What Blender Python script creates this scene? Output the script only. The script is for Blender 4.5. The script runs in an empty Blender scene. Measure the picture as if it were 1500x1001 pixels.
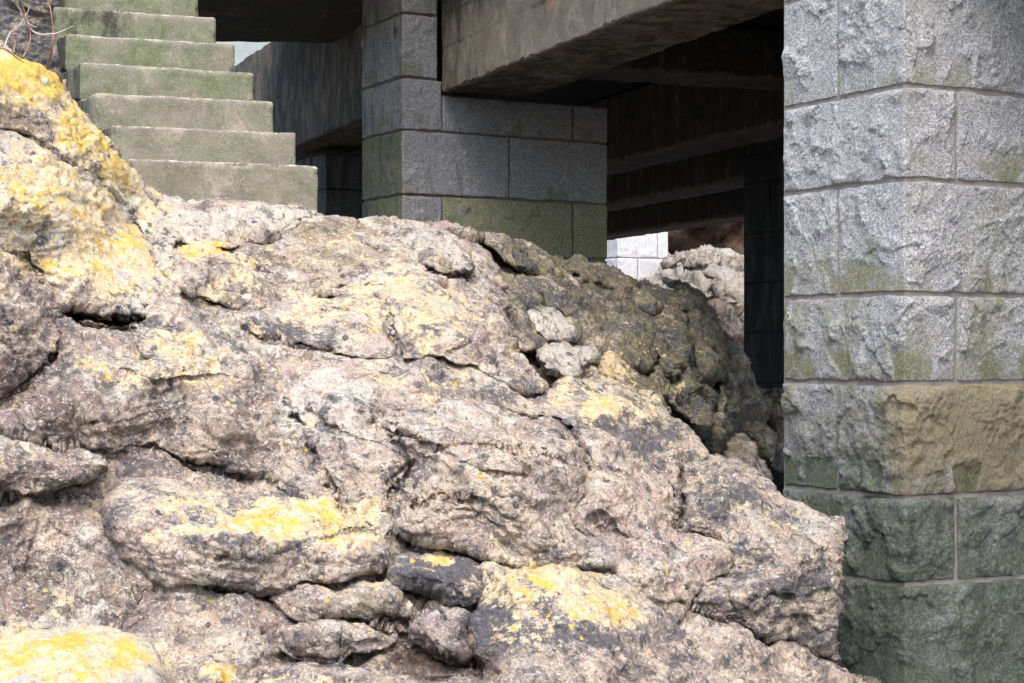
import bpy, math, random
import numpy as np
from mathutils import Vector
random.seed(3)
SC = bpy.context.scene
COL = SC.collection
# ------------------------------------------------------------------ camera
F = 2700.0                    # focal length in photo pixels (photo 1500 wide), horizon at row 524
HZ = 524.0
cam_d = bpy.data.cameras.new('camera'); cam = bpy.data.objects.new('camera', cam_d); COL.objects.link(cam)
cam_d.sensor_width = 36.0; cam_d.lens = 36.0 * F / 1500.0
cam_d.shift_y = (HZ - 500.5) / 1500.0
cam_d.clip_start = 0.1; cam_d.clip_end = 3000
cam.location = (0, 0, 0); cam.rotation_euler = (math.radians(90), 0, 0)
SC.camera = cam
# ------------------------------------------------------------------ light
SUN_EL = math.radians(52); SUN_AZ = math.radians(-20)     # azimuth measured from "behind the camera", towards the left
w = bpy.data.worlds.new('World'); SC.world = w; w.use_nodes = True
nt = w.node_tree; bg = nt.nodes['Background']
sky = nt.nodes.new('ShaderNodeTexSky'); sky.sky_type = 'NISHITA'; sky.sun_disc = False
sky.sun_elevation = SUN_EL; sky.sun_rotation = math.radians(180) - SUN_AZ * -1
sky.air_density = 1.0; sky.dust_density = 3.0; sky.ozone_density = 1.0
nt.links.new(sky.outputs[0], bg.inputs[0]); bg.inputs[1].default_value = 0.15
sd_ = bpy.data.lights.new('sun', 'SUN'); sd_.energy = 1.25; sd_.angle = math.radians(26); sd_.color = (1.0, 0.95, 0.88)
sun = bpy.data.objects.new('sun', sd_); COL.objects.link(sun)
to_sun = Vector((math.sin(SUN_AZ) * math.cos(SUN_EL), -math.cos(SUN_AZ) * math.cos(SUN_EL), math.sin(SUN_EL)))
sun.rotation_euler = to_sun.to_track_quat('Z', 'Y').to_euler()
SC.view_settings.view_transform = 'Standard'; SC.view_settings.look = 'None'
SC.view_settings.exposure = 1.58; SC.view_settings.gamma = 1.0
SC.render.resolution_x = 1024; SC.render.resolution_y = 683

# ------------------------------------------------------------------ noise (numpy)
_r = np.random.RandomState(11)
PERM = _r.permutation(256); PERM = np.concatenate([PERM, PERM, PERM])
G3 = _r.normal(size=(256, 3)); G3 /= np.linalg.norm(G3, axis=1)[:, None]
def pn(p, seed=0):
    p = np.asarray(p, float) + seed * 17.31
    i = np.floor(p).astype(np.int64); f = p - i; i &= 255
    u = f * f * f * (f * (f * 6 - 15) + 10)
    out = 0
    for dx in (0, 1):
        a = PERM[i[:, 0] + dx]; wx = u[:, 0] if dx else 1 - u[:, 0]
        for dy in (0, 1):
            b = PERM[a + i[:, 1] + dy]; wy = u[:, 1] if dy else 1 - u[:, 1]
            for dz in (0, 1):
                g = G3[PERM[b + i[:, 2] + dz]]; wz = u[:, 2] if dz else 1 - u[:, 2]
                d = (g[:, 0] * (f[:, 0] - dx) + g[:, 1] * (f[:, 1] - dy) + g[:, 2] * (f[:, 2] - dz))
                out = out + wx * wy * wz * d
    return out * 1.6
def fbm(p, o=3, seed=0, gain=.5):
    s = 0; a = 1; q = np.array(p, float)
    for k in range(o):
        s = s + a * pn(q, seed + k * 3); a *= gain; q = q * 2.03
    return s
RT = _r.uniform(size=(256, 3))
def facets(p, seed=0):
    '''planar facets: each cell of a jittered lattice is a tilted plane; steps where cells meet'''
    p = np.asarray(p, float) + seed * 7.77; i0 = np.floor(p).astype(np.int64)
    best = np.full(len(p), 1e9); val = np.zeros(len(p))
    for dx in (-1, 0, 1):
        for dy in (-1, 0, 1):
            for dz in (-1, 0, 1):
                c = i0 + [dx, dy, dz]; h = PERM[PERM[PERM[c[:, 0] & 255] + (c[:, 1] & 255)] + (c[:, 2] & 255)]
                v = p - (c + RT[h]); d = (v * v).sum(1); m = d < best
                best[m] = d[m]; hv = h[m]; val[m] = (v[m] * G3[(hv * 7 + 3) & 255]).sum(1) + (RT[(hv * 5 + 1) & 255, 0] - .5) * .5
    return val
def sstep(x, a, b):
    t = np.clip((x - a) / (b - a), 0, 1); return t * t * (3 - 2 * t)

# ------------------------------------------------------------------ object helpers
def tag(o, label=None, cat=None, group=None, kind=None):
    if label: o['label'] = label
    if cat: o['category'] = cat
    if group: o['group'] = group
    if kind: o['kind'] = kind
    return o
def empty(name, loc, label, cat, group=None):
    o = bpy.data.objects.new(name, None); COL.objects.link(o); o.location = loc; o.empty_display_size = .2
    return tag(o, label, cat, group)
def mesh_obj(name, V, Q, mat, parent=None, attrs=None, smooth=True):
    V = np.asarray(V, float); Q = np.asarray(Q, np.int64)
    if parent is not None: org = np.array(parent.matrix_world.translation) * 0 + np.array(parent.location)
    else: org = np.array([(V[:, 0].min() + V[:, 0].max()) / 2, (V[:, 1].min() + V[:, 1].max()) / 2, V[:, 2].min()])
    L = V - org
    me = bpy.data.meshes.new(name)
    me.vertices.add(len(L)); me.vertices.foreach_set('co', L.astype(np.float32).ravel())
    me.loops.add(Q.size); me.loops.foreach_set('vertex_index', Q.astype(np.int32).ravel())
    me.polygons.add(len(Q))
    me.polygons.foreach_set('loop_start', np.arange(0, Q.size, Q.shape[1], dtype=np.int32))
    me.polygons.foreach_set('loop_total', np.full(len(Q), Q.shape[1], np.int32))
    me.polygons.foreach_set('use_smooth', np.full(len(Q), smooth, bool))
    me.update(calc_edges=True); me.validate()
    if attrs:
        for k, a in attrs.items():
            at = me.attributes.new(k, 'FLOAT', 'POINT'); at.data.foreach_set('value', np.asarray(a, np.float32))
    me.materials.append(mat)
    o = bpy.data.objects.new(name, me); COL.objects.link(o)
    if parent is not None: o.parent = parent
    else: o.location = org
    return o
def vnormals(V, Q):
    n = np.cross(V[Q[:, 2]] - V[Q[:, 0]], V[Q[:, 3]] - V[Q[:, 1]])
    N = np.zeros_like(V)
    for k in range(4):
        for c in range(3): N[:, c] += np.bincount(Q[:, k], n[:, c], len(V))
    return N / (np.linalg.norm(N, axis=1)[:, None] + 1e-12)
def ray(px, py, Y):
    px = np.asarray(px, float); py = np.asarray(py, float); Y = np.asarray(Y, float)
    return np.stack([(px - 750) / F * Y, Y + px * 0, (HZ - py) / F * Y], -1)

# ------------------------------------------------------------------ materials
class NT:
    def __init__(s, name, rough=.9):
        m = bpy.data.materials.new(name); m.use_nodes = True; s.m = m; s.t = m.node_tree
        s.b = s.t.nodes['Principled BSDF']; s.b.inputs['Roughness'].default_value = rough
        s.b.inputs['Specular IOR Level'].default_value = .3
        g = s.n('ShaderNodeNewGeometry'); s.pos = g.outputs['Position']; s.geo = g
    def n(s, t): return s.t.nodes.new(t)
    def l(s, a, b):
        if isinstance(a, (int, float)): b.default_value = a
        elif isinstance(a, tuple): b.default_value = a if len(a) == 4 or len(b.default_value) == 3 else (*a, 1)
        else: s.t.links.new(a, b)
    def math(s, op, a, b=0, c=None, clamp=False):
        x = s.n('ShaderNodeMath'); x.operation = op; x.use_clamp = clamp
        s.l(a, x.inputs[0]); s.l(b, x.inputs[1])
        if c is not None: s.l(c, x.inputs[2])
        return x.outputs[0]
    def vscale(s, v, sc, off=(0, 0, 0)):
        x = s.n('ShaderNodeVectorMath'); x.operation = 'MULTIPLY_ADD'; s.l(v, x.inputs[0])
        x.inputs[1].default_value = sc; x.inputs[2].default_value = off; return x.outputs[0]
    def noise(s, scale, detail=5, rough=.6, vec=None, dist=0, norm=True):
        x = s.n('ShaderNodeTexNoise'); x.inputs['Scale'].default_value = scale; x.inputs['Detail'].default_value = detail
        x.inputs['Roughness'].default_value = rough; x.inputs['Distortion'].default_value = dist
        s.l(vec or s.pos, x.inputs['Vector'])
        if norm: return s.math('MULTIPLY_ADD', x.outputs[0], 2.4, -.7, clamp=True)
        return x.outputs[0]
    def voro(s, scale, feat='F1', vec=None, rand=1):
        x = s.n('ShaderNodeTexVoronoi'); x.feature = feat; x.inputs['Scale'].default_value = scale
        x.inputs['Randomness'].default_value = rand
        s.l(vec or s.pos, x.inputs['Vector']); return x.outputs
    def attr(s, name):
        x = s.n('ShaderNodeAttribute'); x.attribute_name = name; return x.outputs['Fac']
    def mix(s, f, a, b, mode='MIX'):
        x = s.n('ShaderNodeMix'); x.data_type = 'RGBA'; x.blend_type = mode
        s.l(f, x.inputs[0]); s.l(a, x.inputs[6]); s.l(b, x.inputs[7]); return x.outputs[2]
    def mask(s, a, n, k=6):      # a 0 none .. 1 all
        return s.math('MULTIPLY', s.math('SUBTRACT', s.math('ADD', a, n), 1), k, clamp=True)
    def ramp(s, f, stops):
        x = s.n('ShaderNodeValToRGB'); e = x.color_ramp.elements
        while len(e) < len(stops): e.new(.5)
        for q, (p, c) in zip(e, stops): q.position = p; q.color = (*c, 1)
        s.l(f, x.inputs[0]); return x.outputs[0]
    def bump(s, h, dist, strength=1, prev=None):
        x = s.n('ShaderNodeBump'); x.inputs['Distance'].default_value = dist; x.inputs['Strength'].default_value = strength
        s.l(h, x.inputs['Height'])
        if prev: s.l(prev, x.inputs['Normal'])
        return x.outputs[0]
    def done(s, col, nrm=None, rough=None):
        s.l(col, s.b.inputs['Base Color'])
        if nrm: s.l(nrm, s.b.inputs['Normal'])
        if rough is not None: s.l(rough, s.b.inputs['Roughness'])
        return s.m

def rock_material(name='rock', val=1.0):
    m = NT(name, .93)
    A = {k: m.attr(k) for k in ('yel', 'pale', 'dark', 'green', 'pink', 'wet', 'tan', 'brown')}
    big = m.noise(2.2, 4); mid = m.noise(6.5, 10, .74, dist=.25); fin = m.noise(48, 5, .75); grit = m.noise(130, 3, .75)
    st = m.noise(3.0, 6, .7, vec=m.vscale(m.pos, (1, 1, 5.5)))
    c = m.ramp(mid, [(0, (.08, .07, .065)), (.25, (.21, .175, .16)), (.45, (.40, .34, .295)), (.62, (.62, .51, .40)), (.85, (.76, .67, .54)), (1, (.84, .79, .70))])
    c = m.mix(m.math('MULTIPLY', m.mask(.42, big, 2.5), .5), c, (.33, .31, .34))
    c = m.mix(m.math('MULTIPLY', m.mask(A['pink'], m.noise(4, 5), 2.5), .8), c, m.ramp(mid, [(0, (.30, .20, .18)), (.5, (.56, .44, .395)), (1, (.76, .65, .59))]))
    c = m.mix(m.math('MULTIPLY', m.mask(.36, st, 4), .45), c, (.17, .155, .165))
    c = m.mix(m.math('MULTIPLY', m.mask(m.math('MULTIPLY', A['brown'], 1.15), m.noise(3.5, 6, .7), 2), .85), c, m.ramp(mid, [(0, (.085, .065, .06)), (.35, (.19, .145, .13)), (.65, (.33, .255, .225)), (1, (.52, .42, .36))]))
    c = m.mix(m.math('MULTIPLY', m.mask(m.math('MULTIPLY', A['tan'], 1.25), m.noise(3, 6, .7), 2), .75), c, m.ramp(mid, [(0, (.17, .13, .07)), (.5, (.40, .32, .19)), (1, (.56, .49, .34))]))
    # mineral speckle: peach feldspar, white quartz, dark mica
    c = m.mix(m.math('MULTIPLY', m.mask(.33, m.noise(30, 7, .8), 6), .6), c, (.76, .62, .45))
    vo = m.voro(125)
    sp = m.n('ShaderNodeSeparateColor'); m.l(vo['Color'], sp.inputs[0])
    c = m.mix(m.math('MULTIPLY', m.math('GREATER_THAN', sp.outputs[0], .88), .5), c, (.82, .79, .76))
    c = m.mix(m.math('MULTIPLY', m.mask(m.math('MULTIPLY_ADD', A['dark'], .35, .26), m.noise(55, 6, .8, vec=m.vscale(m.pos, (1, 1, 1), (7, 3, 2))), 6), .8), c, (.085, .08, .09))
    # green algae
    gr = m.mask(A['green'], m.noise(5, 6, .7), 2.2)
    gc = m.ramp(fin, [(0, (.045, .05, .026)), (.5, (.17, .165, .075)), (1, (.38, .36, .20))])
    c = m.mix(m.math('MULTIPLY', gr, .82), c, gc)
    # pale crustose lichen
    pl = m.mask(A['pale'], m.math('ADD', m.math('MULTIPLY', m.noise(4.5, 5, .7, dist=.3), .35), m.math('ADD', m.math('MULTIPLY', m.noise(14, 8, .78), .35), m.math('MULTIPLY', m.noise(44, 6, .8), .3))), 9)
    c = m.mix(m.math('MULTIPLY', pl, .85), c, m.ramp(fin, [(0, (.42, .40, .34)), (.5, (.68, .66, .59)), (1, (.82, .80, .76))]))
    # black lichen: scattered blotches with soft lobed edges
    dn = m.math('ADD', m.math('MULTIPLY', m.noise(6, 4, .6), .4), m.math('MULTIPLY', m.noise(21, 9, .8), .6))
    dk = m.mask(A['dark'], dn, 11)
    c = m.mix(m.math('MULTIPLY', dk, .9), c, m.ramp(fin, [(0, (.045, .047, .055)), (.6, (.12, .122, .14)), (1, (.34, .335, .34))]))
    v2 = m.voro(11, vec=m.vscale(m.pos, (1, 1, 1), (3, 1, 2)))
    dd = m.math('ADD', v2['Distance'], m.math('MULTIPLY', m.noise(40, 5, .7), .22))
    spot = m.math('LESS_THAN', dd, .27)
    s2 = m.n('ShaderNodeSeparateColor'); m.l(v2['Color'], s2.inputs[0])
    spot = m.math('MULTIPLY', spot, m.math('LESS_THAN', s2.outputs[0], m.math('MULTIPLY_ADD', A['dark'], .9, .02)))
    c = m.mix(m.math('MULTIPLY', spot, .8), c, (.06, .065, .085))
    # straw and bright yellow lichen
    ys = m.mask(A['yel'], m.math('ADD', m.math('MULTIPLY', m.noise(8, 8, .72, dist=.4), .5), m.math('MULTIPLY', m.noise(34, 6, .8), .5)), 13)
    c = m.mix(m.math('MULTIPLY', ys, .9), c, m.ramp(m.noise(26, 5, .7), [(0, (.60, .45, .24)), (.45, (.84, .69, .42)), (1, (.88, .82, .66))]))
    yb = m.mask(m.math('MULTIPLY_ADD', A['yel'], 1.2, -.36), m.math('ADD', m.math('MULTIPLY', m.noise(9, 7, .7, vec=m.vscale(m.pos, (1, 1, 1), (5, 5, 5))), .55), m.math('MULTIPLY', m.noise(40, 6, .8, vec=m.vscale(m.pos, (1, 1, 1), (2, 5, 5))), .45)), 12)
    v3 = m.voro(26); s3 = m.n('ShaderNodeSeparateColor'); m.l(v3['Color'], s3.inputs[0])
    ros = m.math('LESS_THAN', m.math('ADD', v3['Distance'], m.math('MULTIPLY', m.noise(90, 4, .7), .25)), m.math('MULTIPLY_ADD', s3.outputs[1], .28, .14))
    ros = m.math('MULTIPLY', ros, m.math('LESS_THAN', s3.outputs[0], m.math('MULTIPLY_ADD', A['yel'], .9, -.26)))
    yb = m.math('MAXIMUM', yb, ros)
    c = m.mix(m.math('MULTIPLY', yb, .92), c, m.ramp(fin, [(0, (.76, .50, .06)), (1, (.90, .70, .17))]))
    c = m.mix(m.math('MULTIPLY', m.mask(.38, grit, 4), .48), c, (.12, .11, .11), 'MIX')
    c = m.mix(m.math('MULTIPLY', A['wet'], .85), c, (.06, .035, .02))
    c = m.mix(1.0, c, (val * 1.12, val * 1.085, val * 1.06), 'MULTIPLY')
    b = m.bump(m.noise(30, 9, .82, norm=False), .05, 1.0)
    b = m.bump(m.noise(9, 6, .7, norm=False), .05, .7, b)
    b = m.bump(m.math('MULTIPLY', vo['Distance'], 1.0), .004, .6, b)
    return m.done(c, b, m.math('MULTIPLY_ADD', A['wet'], -.75, .93))

def granite_material(name, tint=(1, 1, 1)):
    m = NT(name, .85)
    A = {k: m.attr(k) for k in ('green', 'ochre', 'dirt_shade', 'tone', 'cool')}
    n1 = m.noise(110, 3, .8); vo = m.voro(165); mid = m.noise(6, 6, .7)
    s = m.n('ShaderNodeSeparateColor'); m.l(vo['Color'], s.inputs[0])
    c = m.ramp(s.outputs[0], [(0, (.19, .19, .20)), (.28, (.32, .325, .34)), (.55, (.46, .465, .48)), (.85, (.58, .58, .585)), (1, (.76, .75, .74))])
    c = m.mix(m.math('MULTIPLY', n1, .35), c, (.20, .21, .24))
    c = m.mix(m.math('MULTIPLY', m.mask(.42, mid, 3), .3), c, (.42, .39, .33))
    st = m.noise(5, 6, .7, vec=m.vscale(m.pos, (1.6, 1.6, .35)))
    c = m.mix(m.mask(A['ochre'], m.noise(7, 8, .75), 1.8), c, m.mix(.66, c, m.ramp(n1, [(0, (.15, .11, .035)), (1, (.52, .41, .17))])))
    gn = m.math('ADD', m.math('MULTIPLY', m.noise(5, 7, .75, dist=.5), .5), m.math('MULTIPLY', m.noise(26, 6, .8, vec=m.vscale(m.pos, (1, 1, .45))), .5))
    g = m.mask(m.math('MULTIPLY', A['green'], 1.1), gn, 1.8)
    c = m.mix(m.math('MULTIPLY', g, .82), c, m.mix(A['cool'], m.ramp(m.noise(70, 4, .8), [(0, (.045, .05, .02)), (.5, (.175, .185, .075)), (1, (.37, .37, .20))]), m.ramp(m.noise(70, 4, .8), [(0, (.025, .038, .022)), (.5, (.10, .135, .08)), (1, (.36, .41, .30))])))
    dk = m.mask(A['dirt_shade'], st, 2.5)
    c = m.mix(m.math('MULTIPLY', dk, .75), c, (.05, .05, .05))
    c = m.mix(1.0, c, (*tint, 1), 'MULTIPLY')
    tn = m.n('ShaderNodeCombineColor'); tv = A['tone']
    for i in range(3): m.l(tv, tn.inputs[i])
    c = m.mix(1.0, c, tn.outputs[0], 'MULTIPLY')
    b = m.bump(m.noise(38, 8, .8, norm=False), .018, .7)
    b = m.bump(n1, .003, .6, b)
    return m.done(c, b)

def concrete_material(name, base=(.36, .34, .29), green=True):
    m = NT(name, .9)
    mid = m.noise(5, 7, .7); fin = m.noise(90, 4, .75)
    A = {k: m.attr(k) for k in ('green', 'dirt_shade', 'ochre')}
    c = m.mix(mid, tuple(x * .72 for x in base), tuple(min(.8, x * 1.25) for x in base))
    c = m.mix(m.math('MULTIPLY', m.mask(.42, m.noise(4, 9, .72, dist=.8), 5), .6), c, (min(.8, base[0] * 1.9), base[1] * 1.75, base[2] * 1.7))
    g = m.mask(A['green'], m.noise(2.6, 8, .62, dist=.8), 2.2)
    c = m.mix(m.math('MULTIPLY', g, .85), c, m.mix(m.noise(24, 6, .7), (.075, .095, .045), (.17, .20, .115)))
    c = m.mix(m.math('MULTIPLY', m.mask(A['ochre'], m.noise(4, 6), 3), .6), c, (.33, .18, .08))
    d = m.mask(A['dirt_shade'], m.noise(5, 7, .72, vec=m.vscale(m.pos, (1.4, 1.4, .45))), 2.4)
    c = m.mix(m.math('MULTIPLY', d, .88), c, (.022, .02, .017))
    c = m.mix(m.mask(m.attr('worn_bounce'), m.noise(26, 7, .75), 4), c, tuple(min(.8, x * 2.4) for x in base))
    vo = m.voro(170); s = m.n('ShaderNodeSeparateColor'); m.l(vo['Color'], s.inputs[0])
    c = m.mix(m.math('MULTIPLY', m.math('GREATER_THAN', s.outputs[0], .9), .14), c, (.62, .57, .5))
    c = m.mix(m.math('MULTIPLY', m.math('LESS_THAN', s.outputs[1], .14), .35), c, (.08, .075, .06))
    b = m.bump(m.noise(60, 8, .8, norm=False), .012, .8)
    b = m.bump(vo['Distance'], .003, .5, b)
    return m.done(c, b)

def simple_material(name, c0, c1, scale=8, bump=.02, rough=.9, detail=7):
    m = NT(name, rough); n = m.noise(scale, detail, .7)
    c = m.mix(n, c0, c1)
    return m.done(c, m.bump(m.noise(scale * 3, 6, .75, norm=False), bump, .8))

M_rock = rock_material('lichen_rock'); M_far = rock_material('weathered_far_rock', .6)
M_gran = granite_material('granite', (.88, .875, .87))
M_conc = concrete_material('step_concrete', (.205, .19, .155))
M_beam = concrete_material('beam_concrete', (.17, .14, .105))
M_dark = concrete_material('shade_toned_concrete', (.022, .018, .015))  # near-black base colour carries the shade under the deck
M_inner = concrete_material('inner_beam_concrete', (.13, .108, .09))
M_mortar = simple_material('mortar', (.15, .135, .125), (.29, .26, .235), 14, .006)
M_mortarm = simple_material('dark_mortar', (.07, .06, .055), (.16, .145, .13), 22, .006)  # darker mortar for the middle pier
M_mortard = simple_material('shade_toned_mortar', (.008, .008, .008), (.02, .019, .018), 22, .006)  # joints of the piers under the deck, their shade painted in
M_earth = simple_material('red_earth_bank', (.006, .004, .003), (.17, .10, .065), 3.2, .5)
M_bed = simple_material('shingle', (.07, .065, .06), (.2, .19, .17), 14, .05)
M_twig = simple_material('twig_bark', (.16, .07, .05), (.32, .19, .15), 30, .003, .8)
M_twigp = simple_material('pale_twig_bark', (.30, .26, .25), (.5, .44, .42), 30, .003, .8)
mw = NT('dark_water', .06); mw.b.inputs['Specular IOR Level'].default_value = .5
M_water = mw.done((.012, .018, .022), mw.bump(mw.noise(6, 3, .5, norm=False), .01, .3))
mw = NT('puddle_water', .04)
M_pud = mw.done((.03, .017, .009), mw.bump(mw.noise(20, 3, .5, norm=False), .003, .3))

# ------------------------------------------------------------------ structure as code: rock depth fields
def tps(pts):
    P = np.array(pts, float); X = P[:, :2] / 500.; n = len(X)
    r = np.linalg.norm(X[:, None] - X[None], axis=2); K = np.where(r > 0, r * r * np.log(r + 1e-12), 0) + np.eye(n) * .02
    A = np.zeros((n + 3, n + 3)); A[:n, :n] = K; A[:n, n] = 1; A[:n, n + 1:] = X; A[n, :n] = 1; A[n + 1:, :n] = X.T
    wv = np.linalg.solve(A, np.concatenate([P[:, 2], [0, 0, 0]]))
    def f(px, py):
        q = np.stack([px, py], -1) / 500.; out = wv[n] + q[:, 0] * wv[n + 1] + q[:, 1] * wv[n + 2]
        for k in range(n):
            rr = np.linalg.norm(q - X[k], axis=1); out = out + wv[k] * rr * rr * np.log(rr + 1e-12)
        return out
    return f
YF = tps([(-60, 60, 7.9), (0, 80, 8.0), (120, 150, 8.5), (220, 290, 8.95), (0, 200, 7.4), (150, 260, 7.95), (262, 420, 7.6), (330, 300, 9.05),
          (467, 314, 9.35), (530, 320, 9.6), (600, 330, 9.9), (710, 345, 10.4), (400, 360, 8.8), (600, 385, 9.0), (500, 415, 8.55),
          (390, 440, 8.05), (600, 420, 8.35), (700, 480, 8.05), (450, 520, 7.6), (640, 540, 7.6), (790, 572, 7.9), (0, 480, 6.75),
          (200, 480, 7.15), (0, 640, 6.4), (250, 680, 6.6), (490, 740, 6.7), (700, 600, 7.35), (850, 650, 7.35), (700, 830, 6.6),
          (900, 830, 6.8), (570, 790, 6.55), (0, 740, 6.2), (300, 860, 6.1), (0, 1000, 5.65), (400, 1000, 5.8), (700, 1000, 6.0),
          (1000, 1000, 6.5), (1240, 1000, 7.2), (1240, 790, 7.55), (1150, 735, 7.8), (1035, 666, 8.15), (990, 770, 7.4),
          (930, 568, 8.5), (1065, 830, 7.2), (-60, 1060, 5.4), (1250, 1060, 7.1)])
YG = tps([(600, 330, 10.0), (650, 430, 8.9), (700, 345, 10.5), (893, 398, 12.4), (1028, 428, 12.9), (1058, 500, 12.5), (1085, 600, 11.8),
          (1050, 680, 10.9), (876, 560, 9.7), (960, 585, 10.2), (790, 585, 8.8), (800, 480, 9.7), (950, 480, 11.4), (700, 540, 8.5), (1020, 760, 10)])
def const(a, slope=0, py0=0, sx=0, px0=0):
    return lambda px, py: a + (py0 - py) * slope + (px - px0) * sx

def catmull(P, k=6):
    P = np.array(P, float); n = len(P); out = []
    for i in range(n):
        p0, p1, p2, p3 = P[i - 1], P[i], P[(i + 1) % n], P[(i + 2) % n]
        for t in np.arange(k) / k:
            out.append(.5 * ((2 * p1) + (-p0 + p2) * t + (2 * p0 - 5 * p1 + 4 * p2 - p3) * t * t + (-p0 + 3 * p1 - 3 * p2 + p3) * t ** 3))
    return np.array(out)
def sdf(poly, X):       # + inside
    d = np.full(len(X), 1e9); ins = np.zeros(len(X), bool); n = len(poly)
    for i in range(n):
        a = poly[i]; b = poly[(i + 1) % n]; e = b - a
        t = np.clip(((X - a) @ e) / (e @ e + 1e-9), 0, 1)
        d = np.minimum(d, np.linalg.norm(X - a - t[:, None] * e, axis=1))
        c = ((a[1] > X[:, 1]) != (b[1] > X[:, 1])) & (X[:, 0] < (b[0] - a[0]) * (X[:, 1] - a[1]) / (b[1] - a[1] + 1e-12) + a[0])
        ins ^= c
    return np.where(ins, d, -d)
def linedist(pts, X):
    d = np.full(len(X), 1e9); P = np.array(pts, float)
    for a, b in zip(P[:-1], P[1:]):
        e = b - a; t = np.clip(((X - a) @ e) / (e @ e + 1e-9), 0, 1)
        d = np.minimum(d, np.linalg.norm(X - a - t[:, None] * e, axis=1))
    return d
def wob(X, s=1.0):
    q = np.stack([X[:, 0], X[:, 1], X[:, 0] * 0], -1)
    ox = 5 * pn(q / 46., 1) + 2.4 * pn(q / 15., 2) + 1.0 * pn(q / 6., 8); oy = 5 * pn(q / 46., 3) + 2.4 * pn(q / 15., 4) + 1.0 * pn(q / 6., 9)
    return X + s * np.stack([ox, oy], -1)

# lichen, algae and bare-rock patches: (px, py, rx, ry, amount)
BL = {
 'tan': [(480,345,110,30,.8),(450,385,140,26,.62),(420,425,60,16,.7),(820,400,60,18,.5),(870,440,80,40,.5),(60,850,220,140,.35),(300,640,160,40,.35),(700,700,160,80,.3)],
 'brown': [(60,520,120,90,.75),(150,600,200,60,.8),(60,830,170,140,.72),(60,680,110,40,.85),(330,640,120,50,.6),(280,900,150,60,.6),(450,940,100,40,.7),(590,920,60,50,.9),(640,980,100,30,1.),(450,510,60,12,.8),(760,650,120,60,.45),(660,780,160,40,.5),(150,450,70,30,.6),(960,480,140,100,.5)],
 'yel': [(110,320,180,120,.62),(300,405,90,50,.5),(560,455,180,50,.56),(250,535,170,50,.5),(640,465,80,50,.6),(880,590,120,40,.5),(120,420,120,40,.42),(860,900,170,60,.4),(400,790,190,60,.45),(40,115,90,40,.85),(130,185,50,50,.85),(185,245,35,35,.7),(-20,100,70,40,.7),(90,285,45,14,.8),(60,330,120,60,.5),(150,400,95,50,.52),
         (20,260,70,40,.42),(290,368,50,15,.85),(350,388,45,14,.6),(330,430,80,25,.35),(265,503,70,22,.55),(220,560,90,22,.4),(100,500,80,30,.3),
         (600,438,90,28,.55),(660,470,40,40,.45),(480,450,90,15,.5),(630,511,12,7,1),(571,452,10,6,1),(510,425,50,10,.55),(590,560,60,14,.55),
         (545,535,40,10,.5),(640,585,30,12,.45),(760,540,35,30,.4),(430,762,150,32,.66),(515,790,50,22,.66),(300,745,80,20,.5),(260,790,60,25,.4),
         (100,965,150,60,.68),(790,858,95,32,.85),(880,892,75,32,.75),(760,930,80,40,.5),(840,965,100,30,.36),(640,822,22,8,.9),(890,597,52,18,.66),
         (945,610,30,15,.55),(900,543,38,22,.66),(1000,985,60,15,.4),(320,990,30,14,.8),(745,512,12,7,.9),(60,400,60,40,.3)],
 'pale': [(150,330,190,110,.68),(420,480,120,40,.5),(290,520,150,40,.5),(480,600,110,70,.62),(700,610,120,40,.5),(60,240,100,30,.5),(350,325,140,28,.62),(440,320,40,10,.9),(600,345,60,25,.55),(480,390,120,25,.42),(640,440,70,40,.5),(480,455,90,20,.5),
          (350,800,190,50,.45),(100,950,160,60,.66),(700,650,140,70,.42),(1150,830,110,90,.44),(820,470,40,22,.75),(830,525,45,25,.75),(650,370,35,25,.6),
          (900,590,80,30,.45),(860,870,100,40,.4),(520,560,120,50,.42),(600,590,60,60,.4),(1200,800,60,60,.4),(700,760,150,50,.3),(900,500,80,60,.25),(760,560,60,30,.4)],
 'dark': [(400,482,70,20,.62),(470,505,60,16,.5),(600,525,80,12,.5),(1170,855,55,35,.66),(1060,730,60,60,.55),(870,620,100,38,.55),(955,640,60,34,.6),
          (720,905,50,70,.72),(830,935,130,45,.6),(130,560,110,60,.42),(740,570,90,25,.55),(640,845,75,30,.66),(400,960,160,35,.45),(80,650,130,40,.4),
          (270,690,160,25,.5),(200,470,60,20,.5),(800,440,120,50,.5),(930,470,90,50,.45),(1150,920,70,40,.5),(850,680,50,60,.35),(800,800,130,30,.42),
          (320,330,100,25,.35),(60,220,90,20,.4),(150,240,60,20,.5),(230,330,40,40,.5),(1080,560,80,120,.3),(720,370,80,40,.4)],
 'green': [(500,885,100,28,.55),(330,430,80,30,.5),(660,400,40,15,.5),(880,440,180,80,.6),(1000,530,100,120,.85),(800,375,120,30,.66),(600,400,60,20,.3),
           (470,345,110,26,.45),(450,385,160,26,.5),(300,430,60,20,.4),(1100,600,60,120,.66),(700,640,120,40,.26),(870,800,40,20,.4),(1230,900,40,120,.4),(430,870,120,14,.5),(300,380,90,50,.25)],
 'pink': [(930,760,80,90,.95),(470,560,100,60,.75),(560,600,90,70,.7),(1000,830,70,40,.85),(100,830,200,120,.55),(580,930,70,40,.7),(820,580,50,25,.5),(450,400,110,30,.4),
          (1050,960,120,50,.6),(640,820,90,14,.5),(400,500,50,10,.7),(1040,400,70,60,.2)],
 'wet': [(640,972,75,20,1.0)],
}
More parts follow.
